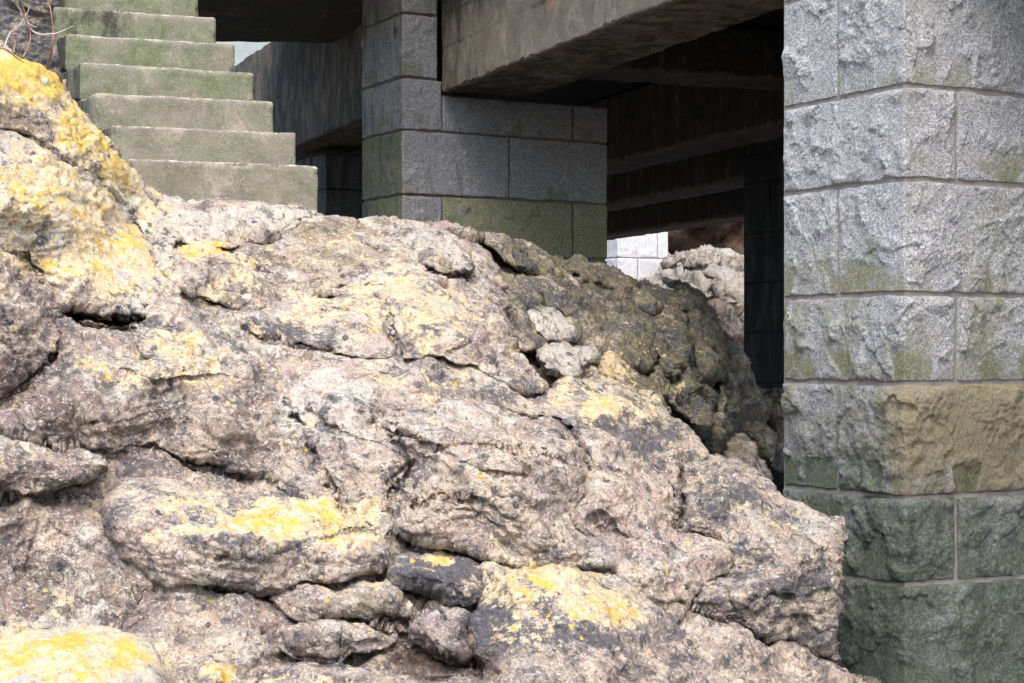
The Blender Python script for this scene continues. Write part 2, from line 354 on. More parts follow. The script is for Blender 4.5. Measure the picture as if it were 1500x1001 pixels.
def patches(px, py):
    out = {}
    for k, L in BL.items():
        a = np.full(len(px), {'yel': .33, 'pale': .45, 'dark': .42, 'green': .1, 'pink': .42, 'wet': 0., 'tan': .15, 'brown': .2}[k])
        for (x, y, rx, ry, v) in L:
            if k == 'yel': v = v * .88; rx = rx * 1.2; ry = ry * 1.2
            e = ((px - x) / (rx * 1.12)) ** 2 + ((py - y) / (ry * 1.12)) ** 2
            a = np.maximum(a, v * np.exp(-np.maximum(e - .2, 0) * 1.0))
        if k == 'yel':
            q = np.stack([px, py, px * 0], -1); a = np.minimum(a, .64) + .12 * fbm(q / 38., 3, 44) * (a > .25)
        out[k] = a
    return out

FISS = [   # fissures and hollows traced on the rock: points, half-width px, depth m
 ([(430,612),(448,645),(462,680),(480,715),(497,742)], 3.4, .32), ([(92,462),(130,470),(170,474),(214,470)], 7, .35),
 ([(0,634),(60,647),(110,652),(152,670)], 3, .10), ([(224,655),(264,680),(320,686),(400,704),(430,712)], 3.5, .12),
 ([(270,676),(300,680),(322,686)], 5, .15), ([(155,690),(110,708),(70,724),(35,733),(0,729)], 4, .12),
 ([(75,520),(45,560),(0,592)], 4, .18), ([(300,858),(340,868),(400,874),(440,866),(500,857),(553,842)], 4.5, .12),
 ([(320,820),(370,806),(420,812),(470,792),(540,770)], 3, .06), ([(90,288),(125,300),(145,306)], 5, .08),
 ([(566,450),(570,480),(578,505),(574,524)], 3.5, .09), ([(585,790),(660,806),(724,826),(820,838),(895,838)], 5, .15),
 ([(607,680),(570,708),(608,742)], 3, .07), ([(607,742),(640,725),(700,735),(760,725)], 3, .06), ([(548,624),(640,655),(720,650),(800,662),(845,690)], 3.5, .07),
 ([(640,655),(700,690),(770,700)], 2.5, .05), ([(1000,690),(1003,730),(996,770)], 5, .2), ([(985,885),(1040,898),(1085,916),(1120,946),(1165,934),(1205,962)], 4, .13),
 ([(1080,840),(1130,820),(1180,830)], 6, .06), ([(870,760),(893,752),(900,780),(930,798)], 4, .08), ([(445,600),(520,640),(560,650)], 2, .04),
 ([(640,905),(676,925),(682,965)], 5, .14), ([(560,900),(600,912),(640,900)], 5, .12), ([(495,930),(493,968)], 3, .08), ([(560,915),(600,950),(690,975)], 10, .14),
 ([(382,353),(420,332),(470,314)], 2.5, .05), ([(520,322),(552,364)], 2.5, .05), ([(626,392),(650,410),(690,408)], 6, .25), ([(700,470),(690,500),(660,520)], 3, .05),
 ([(390,498),(446,510),(482,516)], 5, .12), ([(228,376),(262,362)], 5, .2), ([(580,855),(640,870),(660,880)], 6, .1), ([(1060,900),(1130,870),(1180,880)],3,.05),
 ([(100,560),(70,600),(140,620)],3,.05), ([(180,540),(230,560),(330,548),(400,570)],2.5,.05),([(40,380),(75,430),(80,480)],4,.08),
]
def lobe(name, poly, label=None, cat='boulder', t=.12, w=45, dy=0., field=YF, seed=0, rough=1., back=.3, step=2.0, mat=None, crisp=1.,
         strata=(.22, -.15, .96), kind=None, group=None, extra=None, sc=1., wo=1.0, fiss=True, terr=1.0, px_out=False):
    P = catmull(poly); lo = P.min(0) - 12; hi = P.max(0) + 12
    gx = np.arange(lo[0], hi[0] + step, step); gy = np.arange(lo[1], hi[1] + step, step)
    X = np.stack(np.meshgrid(gx, gy, indexing='ij'), -1).reshape(-1, 2); nx, ny = len(gx), len(gy)
    s = sdf(P, wob(X, wo)); S = s.reshape(nx, ny)
    ins = S > 0
    cell = ins[:-1, :-1] | ins[1:, :-1] | ins[:-1, 1:] | ins[1:, 1:]
    ci, cj = np.nonzero(cell)
    idx = lambda i, j: i * ny + j
    Q = np.stack([idx(ci, cj), idx(ci, cj + 1), idx(ci + 1, cj + 1), idx(ci + 1, cj)], -1)
    used = np.unique(Q); remap = -np.ones(nx * ny, int); remap[used] = np.arange(len(used)); Q = remap[Q]
    X = X[used]; s = s[used]
    out = s <= 0
    for _ in range(2):
        if out.any():
            e = .7; xo = X[out]
            so = sdf(P, wob(xo, wo))
            gxv = (sdf(P, wob(xo + [e, 0], wo)) - so) / e; gyv = (sdf(P, wob(xo + [0, e], wo)) - so) / e
            g = np.stack([gxv, gyv], -1); g2 = (g ** 2).sum(1)[:, None] + .05
            X[out] = xo - np.clip(so[:, None] * g / g2, -step * 1.5, step * 1.5)
    s = np.where(out, 0, s)
    px, py = X[:, 0], X[:, 1]
    r = np.clip(s / w, 0, 1); prof = (1 - (1 - r) ** 2.4) ** .55; r2 = np.clip(s / (w * 1.5), 0, 1); prof2 = crisp * prof + (1 - crisp) * (r2 * r2 * (3 - 2 * r2)) ** .8
    q = np.stack([px, py, px * 0 + seed * 9.7], -1)
    und = .07 * fbm(q / 120., 2, 20) * prof
    Yf = field(px, py) + dy - t * prof2 + und
    if fiss:
        for pts, hw, dep in FISS:
            a = np.array(pts)
            near = (px > a[:, 0].min() - 30) & (px < a[:, 0].max() + 30) & (py > a[:, 1].min() - 30) & (py < a[:, 1].max() + 30)
            if near.any():
                d = linedist(pts, wob(X[near], 1.2)); Yf[near] += (.6 * dep if dep < .3 else dep) * np.exp(-(d / hw) ** 2)
    Yb = field(px, py) + dy + back * prof
    edge = out
    n = len(X)
    bid = np.arange(n) + n; ren = bid.copy(); ren[edge] = np.arange(n)[edge]
    V = np.concatenate([ray(px, py, Yf), ray(px, py, Yb)])
    QB = ren[Q][:, ::-1]
    keep = ~(edge[Q].all(1)); Q2 = np.concatenate([Q, QB[keep]])
    used = np.unique(Q2); rm = -np.ones(len(V), int); rm[used] = np.arange(len(used)); V = V[used]; Q2 = rm[Q2]
    pxx = np.concatenate([px, px])[used]; pyy = np.concatenate([py, py])[used]
    # real relief along the normals
    N = vnormals(V, Q2); V0 = V; V = V / sc; ed = .12 + .88 * np.concatenate([prof, prof])[used]; rough = rough * sc; rf_ = min(rough, 1.1 * sc) * (1.8 if sc > 1 else 1)
    sn = np.array(strata) / np.linalg.norm(strata)
    h = V @ sn; lat = V - h[:, None] * sn
    wv = .10 * fbm(V / .6, 2, 40 + seed)
    hh = (h + wv)
    fr = hh / .16; fr = fr - np.floor(fr); saw = (1 - fr) * sstep(fr, 0, .12)     # ledges: overhanging below, sloped above
    am = .35 + .65 * np.clip(.5 + 1.2 * pn(V / .45, 50 + seed), 0, 1)
    d = .038 * rough * fbm(V / .36, 3, 60 + seed)
    d += .013 * terr * rough * am * (saw - .5)
    stq = lat / .22 + hh[:, None] * sn / .035
    d += .011 * rough * fbm(stq, 3, 70) * (.4 + am) * (.3 + .7 * ed)
    cr = pn(V / .26, 80 + seed); d -= .010 * rough * np.exp(-(cr / .035) ** 2) * sstep(am, .5, .9)
    Vw = V + .05 * np.stack([pn(V / .2, 31), pn(V / .2, 32), pn(V / .2, 33)], -1)
    rg = Vw / .24 + hh[:, None] * sn / .12
    d += .022 * rough * (.3 - np.abs(pn(rg, 34 + seed))) + ed * .013 * rf_ * (.3 - np.abs(pn(Vw / .075, 36))) + ed * .008 * rf_ * (.3 - np.abs(pn(Vw / .034, 37)))
    cr = pn(V / .13, 83 + seed); d -= .004 * rough * np.exp(-(cr / .06) ** 2)
    aniso = Vw + h[:, None] * sn * .9
    d += .6 * (.4 + .6 * ed) * rf_ * (.030 * facets(aniso / .21, 1 + seed) * (.3 + am) + .0115 * facets(aniso / .07, 2))
    d += ed * (.009 * rf_ * fbm(V / .10, 4, 90, .6) + .004 * rf_ * fbm(V / .02, 2, 95))
    V = V0 + N * d[:, None]
    at = patches(pxx, pyy)
    up = np.clip(N[:, 2], 0, 1)
    at['yel'] = at['yel'] * (.72 + .42 * up); at['pale'] = at['pale'] * (.8 + .3 * up)
    at['green'] = np.clip(at['green'] + .10 * (N[:, 2] < -.1), 0, 1)
    if extra:
        for k, v in extra.items(): at[k] = np.clip(at[k] * v[0] + v[1], 0, 1)
    o = mesh_obj(name, V, Q2, mat or M_rock, attrs=at)
    return tag(o, label, cat if label else None, group, kind)

# ------------------------------------------------------------------ bedrock (terrain)
SIL = [(-70,60),(0,76),(37,92),(74,114),(100,136),(122,160),(144,192),(166,218),(187,242),(210,275),(260,292),(330,300),(400,308),(470,314),(530,324),(600,330),(660,337),(700,350),
       (740,440),(760,520),(800,580),(876,566),(927,578),(964,597),(1000,640),(1030,672),(1080,676),(1120,712),(1150,745),(1200,768),(1226,790),(1226,850),(1214,900),(1226,980),(1250,1070),(-70,1070)]
lobe('bedrock', SIL, kind='structure', t=.30, w=28, dy=.33, seed=1, rough=1.35, back=.5)
SIL2 = [(600,340),(700,348),(760,363),(840,386),(893,401),(930,415),(960,425),(1026,432),(1046,458),(1054,500),(1070,545),(1080,600),(1070,650),(1050,700),(1000,740),(900,700),(780,620),(700,560),(620,440)]
lobe('bedrock', SIL2, kind='structure', extra={'green': (1, .2), 'dark': (1, .05), 'pale': (.7, 0)}, t=.45, w=40, dy=.48, field=YG, seed=2, rough=1.7, back=.9, strata=(.75, -.3, .6), fiss=False)
GB = 'lichen-covered rocks of the shore outcrop'
R = lambda poly, label, t=.12, w=45, crisp=None, **k: lobe('boulder', poly, label, group=GB, t=t * (.72 if t < .3 else .8), w=w * 1.1, crisp=crisp or (.10 if t < .23 else .30), **k)
R([(-60,60),(0,72),(37,89),(74,111),(100,132),(122,157),(144,188),(166,214),(187,237),(207,270),(222,298),(200,292),(150,262),(100,232),(50,205),(0,188),(-60,180)],
  'bright yellow lichened rock lying against the left side of the concrete steps', t=.34, w=50, dy=.0, seed=3, rough=.7, extra={'yel': (1, .2)})
R([(60,212),(120,238),(185,276),(226,300),(262,343),(258,362),(232,374),(208,347),(190,310),(150,272)],
  'narrow grey rock wedged below the bottom step beside a small dark hollow', t=.12, w=20, dy=-.02, seed=4)
R([(-60,178),(0,190),(60,214),(110,240),(160,270),(190,304),(208,338),(232,374),(266,425),(242,450),(212,466),(150,462),(95,458),(76,425),(50,392),(0,372),(-60,360)],
  'big pale and yellow boulder overhanging a black hollow at the left edge', t=.42, w=80, dy=.02, seed=5, rough=.8, extra={'yel': (1, .13), 'pale': (1, .12)})
R([(205,284),(260,290),(330,298),(400,305),(470,312),(445,328),(392,350),(320,364),(264,352),(230,306)],
  'whitish lichened ledge running directly under the bottom concrete step', t=.12, w=26, dy=-.02, seed=6)
R([(382,354),(425,332),(470,314),(520,321),(554,364),(480,368),(410,365)], 'smooth brown wedge-shaped slab just right of the bottom step', t=.08, w=16, seed=7, rough=.5)
R([(520,320),(600,325),(660,333),(714,342),(702,354),(650,346),(607,356),(628,392),(592,387),(554,366)], 'pale grey ledge in front of the middle granite pier', t=.1, w=16, seed=8)
R([(604,356),(625,344),(665,349),(690,368),(692,394),(662,404),(640,402),(620,386)], 'small pale green block perched over a dark gap below the middle pier', t=.24, w=22, dy=-.14, seed=9, crisp=.9)
R([(345,366),(420,362),(520,364),(592,380),(645,402),(655,416),(600,420),(500,418),(420,414),(380,398)], 'long tan and green ledge below the brown wedge slab', t=.14, w=22, seed=10)
R([(380,408),(430,412),(500,418),(470,430),(430,444),(400,440)], 'low tan patch of rock between two yellow-topped rocks', t=.06, w=14, seed=11)
R([(230,378),(290,357),(332,370),(382,392),(412,430),(392,455),(350,453),(310,440),(268,428)], 'pointed rock with a bright yellow lichen crest below the steps', t=.24, w=32, dy=-.02, seed=12)
R([(460,428),(510,412),(560,410),(605,416),(570,426),(520,434)], 'low yellow lichened hump directly behind the twin domes', t=.1, w=13, seed=13)
R([(345,458),(430,445),(486,437),(546,434),(568,456),(578,500),(576,524),(530,526),(482,518),(440,512),(388,500),(360,482)], 'left one of the twin lichened domes, with a blackened left end', t=.2, w=36, dy=-.04, seed=14, rough=.8)
R([(546,425),(606,417),(654,430),(690,462),(713,492),(711,520),(694,538),(646,528),(590,530),(576,505),(566,456)], 'rounded right dome with orange spots, largest of the lichened humps at centre', t=.3, w=50, dy=-.05, seed=15, rough=.7)
R([(700,500),(712,502),(760,520),(790,550),(797,572),(770,577),(738,560),(700,540)], 'small pale yellowish rock trailing down right from the rounded dome', t=.12, w=20, dy=-.03, seed=16)
R([(200,506),(224,480),(280,480),(334,504),(330,524),(280,530),(222,528)], 'small flat yellow-topped lump below the black hollow', t=.10, w=18, dy=-.05, seed=17, rough=.7)
R([(-60,368),(0,372),(50,392),(76,428),(82,470),(76,520),(45,558),(8,592),(-60,612)], 'brownish rock at the left edge below the big pale boulder', t=.2, w=45, dy=-.03, seed=18)
R([(-60,612),(8,592),(45,558),(76,520),(84,474),(150,474),(215,476),(262,440),(330,478),(395,518),(412,570),(440,640),(466,690),(490,738),(440,728),(400,705),(320,690),(264,680),(224,656),(160,668),(110,652),(60,646),(-60,628)],
  'broad brown and purple slab left of the straight diagonal crack', t=.2, w=45, seed=19, rough=1.15)
R([(-60,626),(0,633),(60,647),(110,652),(152,672),(156,688),(110,706),(70,723),(35,733),(0,728),(-60,726)], 'tongue-shaped brown ledge at the left edge with a dark undercut', t=.16, w=26, dy=-.06, seed=20)
R([(395,518),(440,522),(490,514),(560,526),(640,530),(700,548),(770,576),(830,610),(800,612),(700,594),(600,604),(552,624),(600,682),(570,712),(565,750),(500,744),(468,690),(442,640),(412,570)],
  'smooth pinkish slab right of the straight diagonal crack', t=.2, w=50, seed=21, rough=.75)
R([(548,622),(600,600),(700,590),(790,603),(841,630),(865,659),(853,701),(837,739),(842,765),(884,797),(907,819),(896,840),(820,838),(724,828),(660,807),(585,790),(568,750),(575,712),(602,684)],
  'large layered grey-brown boulder with curved ledges at the centre', t=.34, w=65, dy=-.02, seed=22, rough=1.25)
R([(838,626),(875,640),(911,664),(959,681),(992,723),(998,775),(1050,800),(1067,830),(1022,862),(985,914),(953,890),(896,842),(907,819),(884,797),(842,765),(837,739),(853,701),(865,659)],
  'knobbly bare pink rock between the layered boulder and the dark cleft', t=.2, w=36, seed=23, rough=1.1)
R([(785,582),(824,565),(876,556),(927,567),(964,586),(990,609),(1016,638),(1036,664),(1010,684),(1001,722),(994,764),(987,722),(959,682),(911,664),(875,640),(838,626),(800,603)],
  'dark dome with yellow lichen spots in front of the shaded green rocks', t=.32, w=50, dy=.05, seed=24, rough=.9, extra={'dark': (1, .06), 'pink': (.3, 0)})
R([(998,772),(1001,722),(1012,688),(1036,664),(1066,663),(1095,675),(1120,700),(1140,728),(1165,742),(1200,756),(1233,764),(1244,790),(1241,835),(1230,880),(1226,930),(1237,978),(1200,962),(1165,936),(1120,946),(1085,916),(1040,898),(998,886),(1022,862),(1067,830),(1050,800)],
  'large grey and black mottled boulder touching the near granite pier', t=.45, w=75, dy=.08, seed=25, rough=1.1, extra={'dark': (1, .05), 'pink': (.4, 0)})
R([(980,915),(998,888),(1040,898),(1085,917),(1120,947),(1165,937),(1205,963),(1240,983),(1262,1020),(1262,1070),(950,1070),(960,960)],
  'pale pinkish rock at the bottom edge beside the near granite pier', t=.2, w=50, dy=-.02, seed=26)
R([(681,925),(700,880),(713,829),(767,820),(820,842),(895,850),(959,891),(982,922),(1012,962),(1012,1070),(716,1070),(705,992),(683,965)],
  'dark boulder thickly patched with yellow lichen at the bottom centre', t=.34, w=60, dy=-.05, seed=27, rough=.9, extra={'dark': (1, .02), 'yel': (.93, 0)})
R([(574,826),(600,815),(640,815),(700,834),(706,868),(692,890),(640,872),(600,862),(577,848)], 'blackish rock with one yellow spot left of the yellow-patched boulder', t=.16, w=24, dy=-.03, seed=28, extra={'dark': (1, .12)})
R([(600,905),(655,880),(690,900),(680,925),(682,968),(645,972),(606,945)], 'small grey-brown rock standing over the rusty puddle', t=.16, w=20, dy=-.04, seed=29)
R([(168,716),(240,710),(360,727),(460,731),(500,737),(542,756),(567,784),(571,816),(555,842),(500,857),(440,866),(400,874),(340,868),(300,858),(236,848),(180,815),(150,760)],
  'broad low boulder crusted with yellow and cream lichen, lower left', t=.34, w=60, dy=-.02, seed=30, rough=.75, extra={'yel': (1, .06), 'dark': (1, .04)})
R([(-60,965),(0,938),(50,919),(120,911),(180,925),(216,945),(240,975),(254,1015),(252,1070),(-60,1070)], 'cream and yellow domed boulder in the bottom left corner', t=.3, w=60, dy=-.16, seed=31, rough=.45, terr=.3, extra={'yel': (1, .04), 'pale': (1, .15)})
R([(400,876),(470,868),(555,848),(582,872),(566,908),(520,908),(450,906)], 'mossy green ledge tucked under the yellow-crusted boulder', t=.1, w=20, seed=32)
R([(412,912),(480,906),(545,910),(578,926),(572,948),(520,958),(494,972),(450,967),(410,946)], 'small split purple-grey rock left of the rusty puddle', t=.16, w=22, dy=-.03, seed=33)
R([(395,985),(470,975),(560,985),(640,990),(705,998),(716,1070),(380,1070)], 'low grey rock at the bottom edge in front of the puddle', t=.14, w=30, dy=-.05, seed=34)
# shaded rocks under the bridge
GS = 'greenish rocks in the shade below the bridge'
T = lambda poly, label, **k: lobe('boulder', poly, label, group=GS, field=YG, fiss=False, strata=(.75, -.3, .6), extra=k.pop('extra', {'green': (1, .27), 'dark': (1, .08), 'pale': (.55, 0), 'tan': (1, .25), 'brown': (1, .2)}), **k)
T([(700,348),(755,350),(800,370),(860,392),(832,414),(790,404),(735,372)], 'green ledge at the foot of the middle granite pier', t=.2, w=20, dy=-.05, seed=41, rough=1.2)
T([(650,418),(700,402),(770,412),(800,440),(778,470),(800,498),(772,520),(720,495),(690,460)], 'dark grey flat rock right of the rounded lichened dome', t=.16, w=30, dy=-.1, seed=42)
T([(774,470),(784,447),(824,460),(849,486),(830,500),(800,497)], 'small pale cream rock, upper one of two on the dark slope', t=.2, w=20, dy=-.2, seed=43, extra={'pale': (1, .22), 'green': (.6, .1)})
T([(786,522),(794,507),(832,500),(876,522),(860,545),(836,562),(800,546)], 'striped pale cream rock, lower one of two on the dark slope', t=.24, w=24, dy=-.25, seed=44, extra={'pale': (1, .22), 'green': (.6, .1)})
T([(846,560),(874,524),(912,523),(940,548),(950,575),(900,566)], 'orange-lichened rock beside the striped pale rock', t=.12, w=20, dy=-.08, seed=45)
T([(770,412),(832,414),(870,400),(930,420),(950,460),(960,520),(930,545),(905,523),(876,522),(848,486),(824,460),(790,448)], 'broad mottled slope of brown and green rock below the middle pier', t=.3, w=40, dy=-.02, seed=46, rough=1.4)
T([(895,402),(960,424),(1028,430),(1040,458),(1000,462),(950,458),(920,430)], 'dark flat-topped green crag under the white far pier', t=.3, w=24, dy=0, seed=47, rough=1.3)
T([(950,460),(1000,462),(1012,500),(1008,535),(985,560),(962,530)], 'olive green upright rib of rock, upper left of the dark crag', t=.35, w=24, dy=-.1, seed=48, rough=1.5)
T([(1002,462),(1042,458),(1058,500),(1072,545),(1050,560),(1016,530)], 'dark fluted rock face at the right shoulder of the crag', t=.35, w=26, dy=0, seed=49, rough=1.6)
T([(962,532),(985,560),(1012,535),(1040,565),(1050,600),(1020,635),(990,608),(950,580)], 'angular green and black block midway down the dark crag', t=.4, w=28, dy=-.1, seed=50, rough=1.6)
T([(1050,562),(1074,548),(1086,600),(1076,640),(1050,665),(1022,640),(1052,602)], 'dark green block at the lower right of the crag', t=.35, w=26, dy=0, seed=51, rough=1.5)
U = lambda poly, label, Y, **k: lobe('boulder', poly, label, group=GS, fiss=False, field=const(Y, .004, 600), **k)
U([(1046,650),(1062,640),(1095,648),(1112,672),(1130,705),(1100,720),(1050,690)], 'round grey-green boulder at the edge of the dark water', 11.6, t=.5, w=30, back=.5, seed=52, extra={'green': (1, .1)})
U([(1076,636),(1090,618),(1120,622),(1140,650),(1128,676),(1100,665)], 'mossy rounded boulder behind the grey-green one by the water', 13.2, t=.5, w=30, back=.5, seed=53, extra={'green': (1, .1)})
U([(1056,520),(1066,500),(1090,520),(1112,570),(1130,600),(1100,630),(1078,625),(1070,570)], 'steep dark mossy rock left of the black pier', 14.5, t=.6, w=30, back=.7, seed=54, extra={'green': (1, .1)})
U([(1095,585),(1130,572),(1190,578),(1200,650),(1150,668),(1120,640)], 'shadowed rock at the foot of the black pier', 15.4, t=.6, w=40, back=.8, seed=55, extra={'green': (1, .05)})
U([(1125,650),(1150,640),(1200,655),(1200,690),(1150,690)], 'low shadowed boulder half behind the near granite pier', 14.6, t=.4, w=30, back=.5, seed=56)
T([(712,352),(745,350),(775,366),(790,388),(765,396),(730,378)], 'small olive lump, leftmost against the foot of the middle pier', t=.25, w=16, dy=-.1, seed=57)
T([(845,392),(880,386),(915,402),(940,420),(915,432),(870,420),(848,408)], 'rounded ochre and green lump below the right corner of the middle pier', t=.3, w=20, dy=-.1, seed=58)
T([(905,470),(945,462),(968,490),(965,530),(930,540),(900,515)], 'brown and black rounded lump left of the olive rib', t=.25, w=24, dy=-.08, seed=59)
T([(880,540),(925,548),(960,566),(985,600),(950,590),(905,572)], 'narrow green lump peeping over the dark yellow-spotted dome', t=.2, w=16, dy=-.05, seed=60)
# sunlit rocks beyond the bridge
GF = 'sunlit rocks beyond the bridge'
W = lambda poly, label, Y, **k: lobe('boulder', poly, label, group=GF, fiss=False, field=const(Y, .02, 450), w=k.pop('w', 26), terr=2, step=1.6, sc=2.2, mat=M_far, extra=dict({'green': (0, .42), 'tan': (0, .45), 'pink': (0, 0)}, **k.pop('extra', {})), **k)
lobe('bedrock', [(870,372),(985,372),(1040,368),(1110,376),(1160,400),(1160,560),(1090,560),(1000,470),(900,450)], kind='structure', t=.5, w=30, dy=1, back=2, fiss=False, field=const(34, .02, 450), mat=M_far, seed=61, rough=1.8, sc=2.2, extra={'pale': (1, .15)})
W([(975,385),(1010,372),(1060,374),(1110,384),(1100,402),(1040,405),(1000,400)], 'grey weathered rock top beneath the red earth bank', 34, t=1, seed=62, rough=2.8)
W([(985,408),(1020,392),(1040,400),(1052,425),(1040,452),(1020,448),(1008,430)], 'pale upright rock immediately right of the white far pier', 31.5, t=1.2, seed=63, rough=2.8, extra={'pale': (0, .6), 'dark': (0, .38), 'pink': (0, 0), 'yel': (0, .2)})
W([(1040,402),(1080,396),(1130,405),(1140,470),(1100,480),(1060,450)], 'largest pale smooth rock beyond the bridge', 31, t=1.2, seed=64, rough=2.8, extra={'pale': (0, .6), 'dark': (0, .36), 'pink': (0, 0), 'yel': (0, .2)})
W([(1035,452),(1060,450),(1098,480),(1130,540),(1080,520),(1050,490)], 'brown crumbling sunlit rock low beside the black pier', 29, t=1.2, seed=65, rough=2.8, extra={'green': (0, .3), 'tan': (0, .7), 'pale': (0, .45), 'brown': (0, .5)})

# ------------------------------------------------------------------ ground, water, hill
def sheet(name, x0, x1, y0, y1, z, n, amp, mat, kind='structure', sc=3.):
    gx = np.linspace(x0, x1, n); gy = np.linspace(y0, y1, n)
    X = np.stack(np.meshgrid(gx, gy, indexing='ij'), -1).reshape(-1, 2)
    V = np.concatenate([X, np.full((len(X), 1), z)], 1)
    V[:, 2] += amp * fbm(V / sc, 4, 5)
    i, j = np.meshgrid(np.arange(n - 1), np.arange(n - 1), indexing='ij'); i = i.ravel(); j = j.ravel()
    Q = np.stack([i * n + j, (i + 1) * n + j, (i + 1) * n + j + 1, i * n + j + 1], -1)
    return tag(mesh_obj(name, V, Q, mat), kind=kind)
sheet('ground', -600, 600, -300, 900, -1.75, 90, .06, M_bed)
sheet('water', 1.0, 7.0, 9.6, 27, -1.0, 30, .004, M_water)
def hill():
    n, k = 420, 130
    u = np.linspace(-26, 36, n); v = np.linspace(0, 1, k)
    Uu, Vv = np.meshgrid(u, v, indexing='ij'); Uu = Uu.ravel(); Vv = Vv.ravel()
    y = 40 + 26 * Vv ** 1.3; z = -1.8 + 13 * Vv ** .72
    V = np.stack([Uu, y, z], -1)
    V[:, 1] += 2.2 * fbm(V / 4.5, 4, 3) + .8 * fbm(V / 1.1, 3, 7); V[:, 1] += .7 * facets(V / 1.3, 4) + .4 * facets(V / .5, 5); V[:, 2] += .9 * fbm(V / 3., 4, 9)
    i, j = np.meshgrid(np.arange(n - 1), np.arange(k - 1), indexing='ij'); i = i.ravel(); j = j.ravel()
    Q = np.stack([i * k + j, (i + 1) * k + j, (i + 1) * k + j + 1, i * k + j + 1], -1)
    tag(mesh_obj('hill', V, Q, M_earth), kind='structure')
hill()

# ------------------------------------------------------------------ masonry
DL = np.array([-.473, .881]); DR = np.array([.872, .489])     # plan directions of a pier's left and right faces from the near corner
NL = np.array([-.881, -.473]); NR = np.array([.489, -.872])
def block(root, C, s0, s1, z0, z1, res, bulge=.03, seed=0, rf=1., attr=None, gap=.0085, name='granite_block', label=None):
    s0 += gap; s1 -= gap; z0 += gap; z1 -= gap
    ext = .10
    def axis(a, b):
        m = max(4, int((b - a) / res)); c = np.linspace(a, b, m)
        return np.unique(np.concatenate([c, a + np.array([.002, .005, .010]), b - np.array([.002, .005, .010])]))
    sx = axis(s0, s1); sz = axis(z0, z1)
    if s0 < 0 < s1: sx = np.unique(np.concatenate([sx, [-.012, -.006, 0, .006, .012]]))
    S, Z = np.meshgrid(sx, sz, indexing='ij'); ns, nz = S.shape; S = S.ravel(); Z = Z.ravel()
    t = sstep(S, -.03, .03); nv = NL[None] * (1 - t)[:, None] + NR[None] * t[:, None]; nv /= np.linalg.norm(nv, axis=1)[:, None]
    base = C[None] + np.where((S < 0)[:, None], DL[None] * -S[:, None], DR[None] * S[:, None])
    P3 = np.concatenate([base, Z[:, None]], 1)
    oS = .006 * fbm(P3 / .11 + seed, 3, 5); oZ = .006 * fbm(P3 / .11 + seed, 3, 6) + .003 * fbm(P3 / .4, 1, 9)
    Dt = np.where((S < 0)[:, None], -DL[None], DR[None]); fa = sstep(np.abs(S), .0, .03)
    P3[:, :2] += Dt * (oS * fa)[:, None]; P3[:, 2] += oZ
    e = np.minimum(np.minimum(S - s0, s1 - S), np.minimum(Z - z0, z1 - Z))
    ee = np.clip(e / .035, 0, 1); pr = (1 - (1 - ee) ** 2) ** .5
    sp = P3 + seed * 3.1
    rise = bulge * pr * (.75 + .5 * pn(sp / .3, seed))
    chis = pn(sp / .11, seed + 2); chis2 = np.abs(pn(sp / .16, seed + 4))
    facet = np.minimum(fbm(sp / .17, 2, seed + 4), fbm(sp / .15, 2, seed + 7) + .25)
    d = rise + pr * rf * (.014 * facets((sp + .02 * pn(sp / .06, 3)[:, None]) / .13, seed) + .002 * facets(sp / .035, 3) + .020 * facet + .006 * chis + .0055 * fbm(sp / .05, 4, seed + 6, .6) + .003 * fbm(sp / .013, 2, 3))
    # broken lower arrises
    low = sstep(z0 + .17 - Z, 0, .10) * sstep(pn(sp * [1, 1, .6] / .16, seed + 9), .02, .2)
    d -= .036 * rf * low * pr
    d -= .008 * (1 - sstep(e, 0, .012)) * np.clip(.6 + pn(P3 / .05, 12), 0, 1)
    d = np.where(e > .004, .007 + np.logaddexp(0, (d - .012) / .005) * .005, d * .5)
    V = P3.copy(); V[:, :2] += nv * d[:, None]
    i, j = np.meshgrid(np.arange(ns - 1), np.arange(nz - 1), indexing='ij'); i = i.ravel(); j = j.ravel()
    Q = np.stack([i * nz + j, (i + 1) * nz + j, (i + 1) * nz + j + 1, i * nz + j + 1], -1)
    # returns: rim pushed into the wall, closed at the back
    rim = np.concatenate([np.arange(ns) * nz, (ns - 1) * nz + np.arange(1, nz), (np.arange(ns - 1)[::-1]) * nz + nz - 1, np.arange(1, nz - 1)[::-1]])
    back = V[rim].copy(); back[:, :2] -= nv[rim] * ext
    nb = len(V); V = np.concatenate([V, back]); k = len(rim); a = np.arange(k); b = (a + 1) % k
    Q = np.concatenate([Q, np.stack([rim[b], rim[a], nb + a, nb + b], -1)])
    A = {k2: np.zeros(len(V)) for k2 in ('green', 'ochre', 'dirt_shade', 'cool')}; A['tone'] = np.ones(len(V))
    if attr:
        SS = np.concatenate([S, S[rim]]); ZZ = np.concatenate([Z, Z[rim]])
        for k2, v in attr(SS, ZZ, z0, z1).items(): A[k2] = np.clip(v, 0, 1.5)
    A['green'] = np.clip(A['green'] + np.concatenate([low, low[rim]]) * .35 * (A['green'] > .12), 0, 1)
    o = mesh_obj(name, V, Q, M_gran, root, A)
    if label: o['label'] = label
    return o
def prism(root, name, quad, z0, z1, mat, label=None, amp=0):
    q = np.array(quad, float); V = np.array([[*p, z0] for p in q] + [[*p, z1] for p in q])
    Q = np.array([[0, 1, 5, 4], [1, 2, 6, 5], [2, 3, 7, 6], [3, 0, 4, 7], [3, 2, 1, 0], [4, 5, 6, 7]])
    A = {k: np.zeros(8) for k in ('green', 'ochre', 'dirt_shade')}; A['tone'] = np.ones(8)
    return mesh_obj(name, V, Q, mat, root, A, smooth=False)
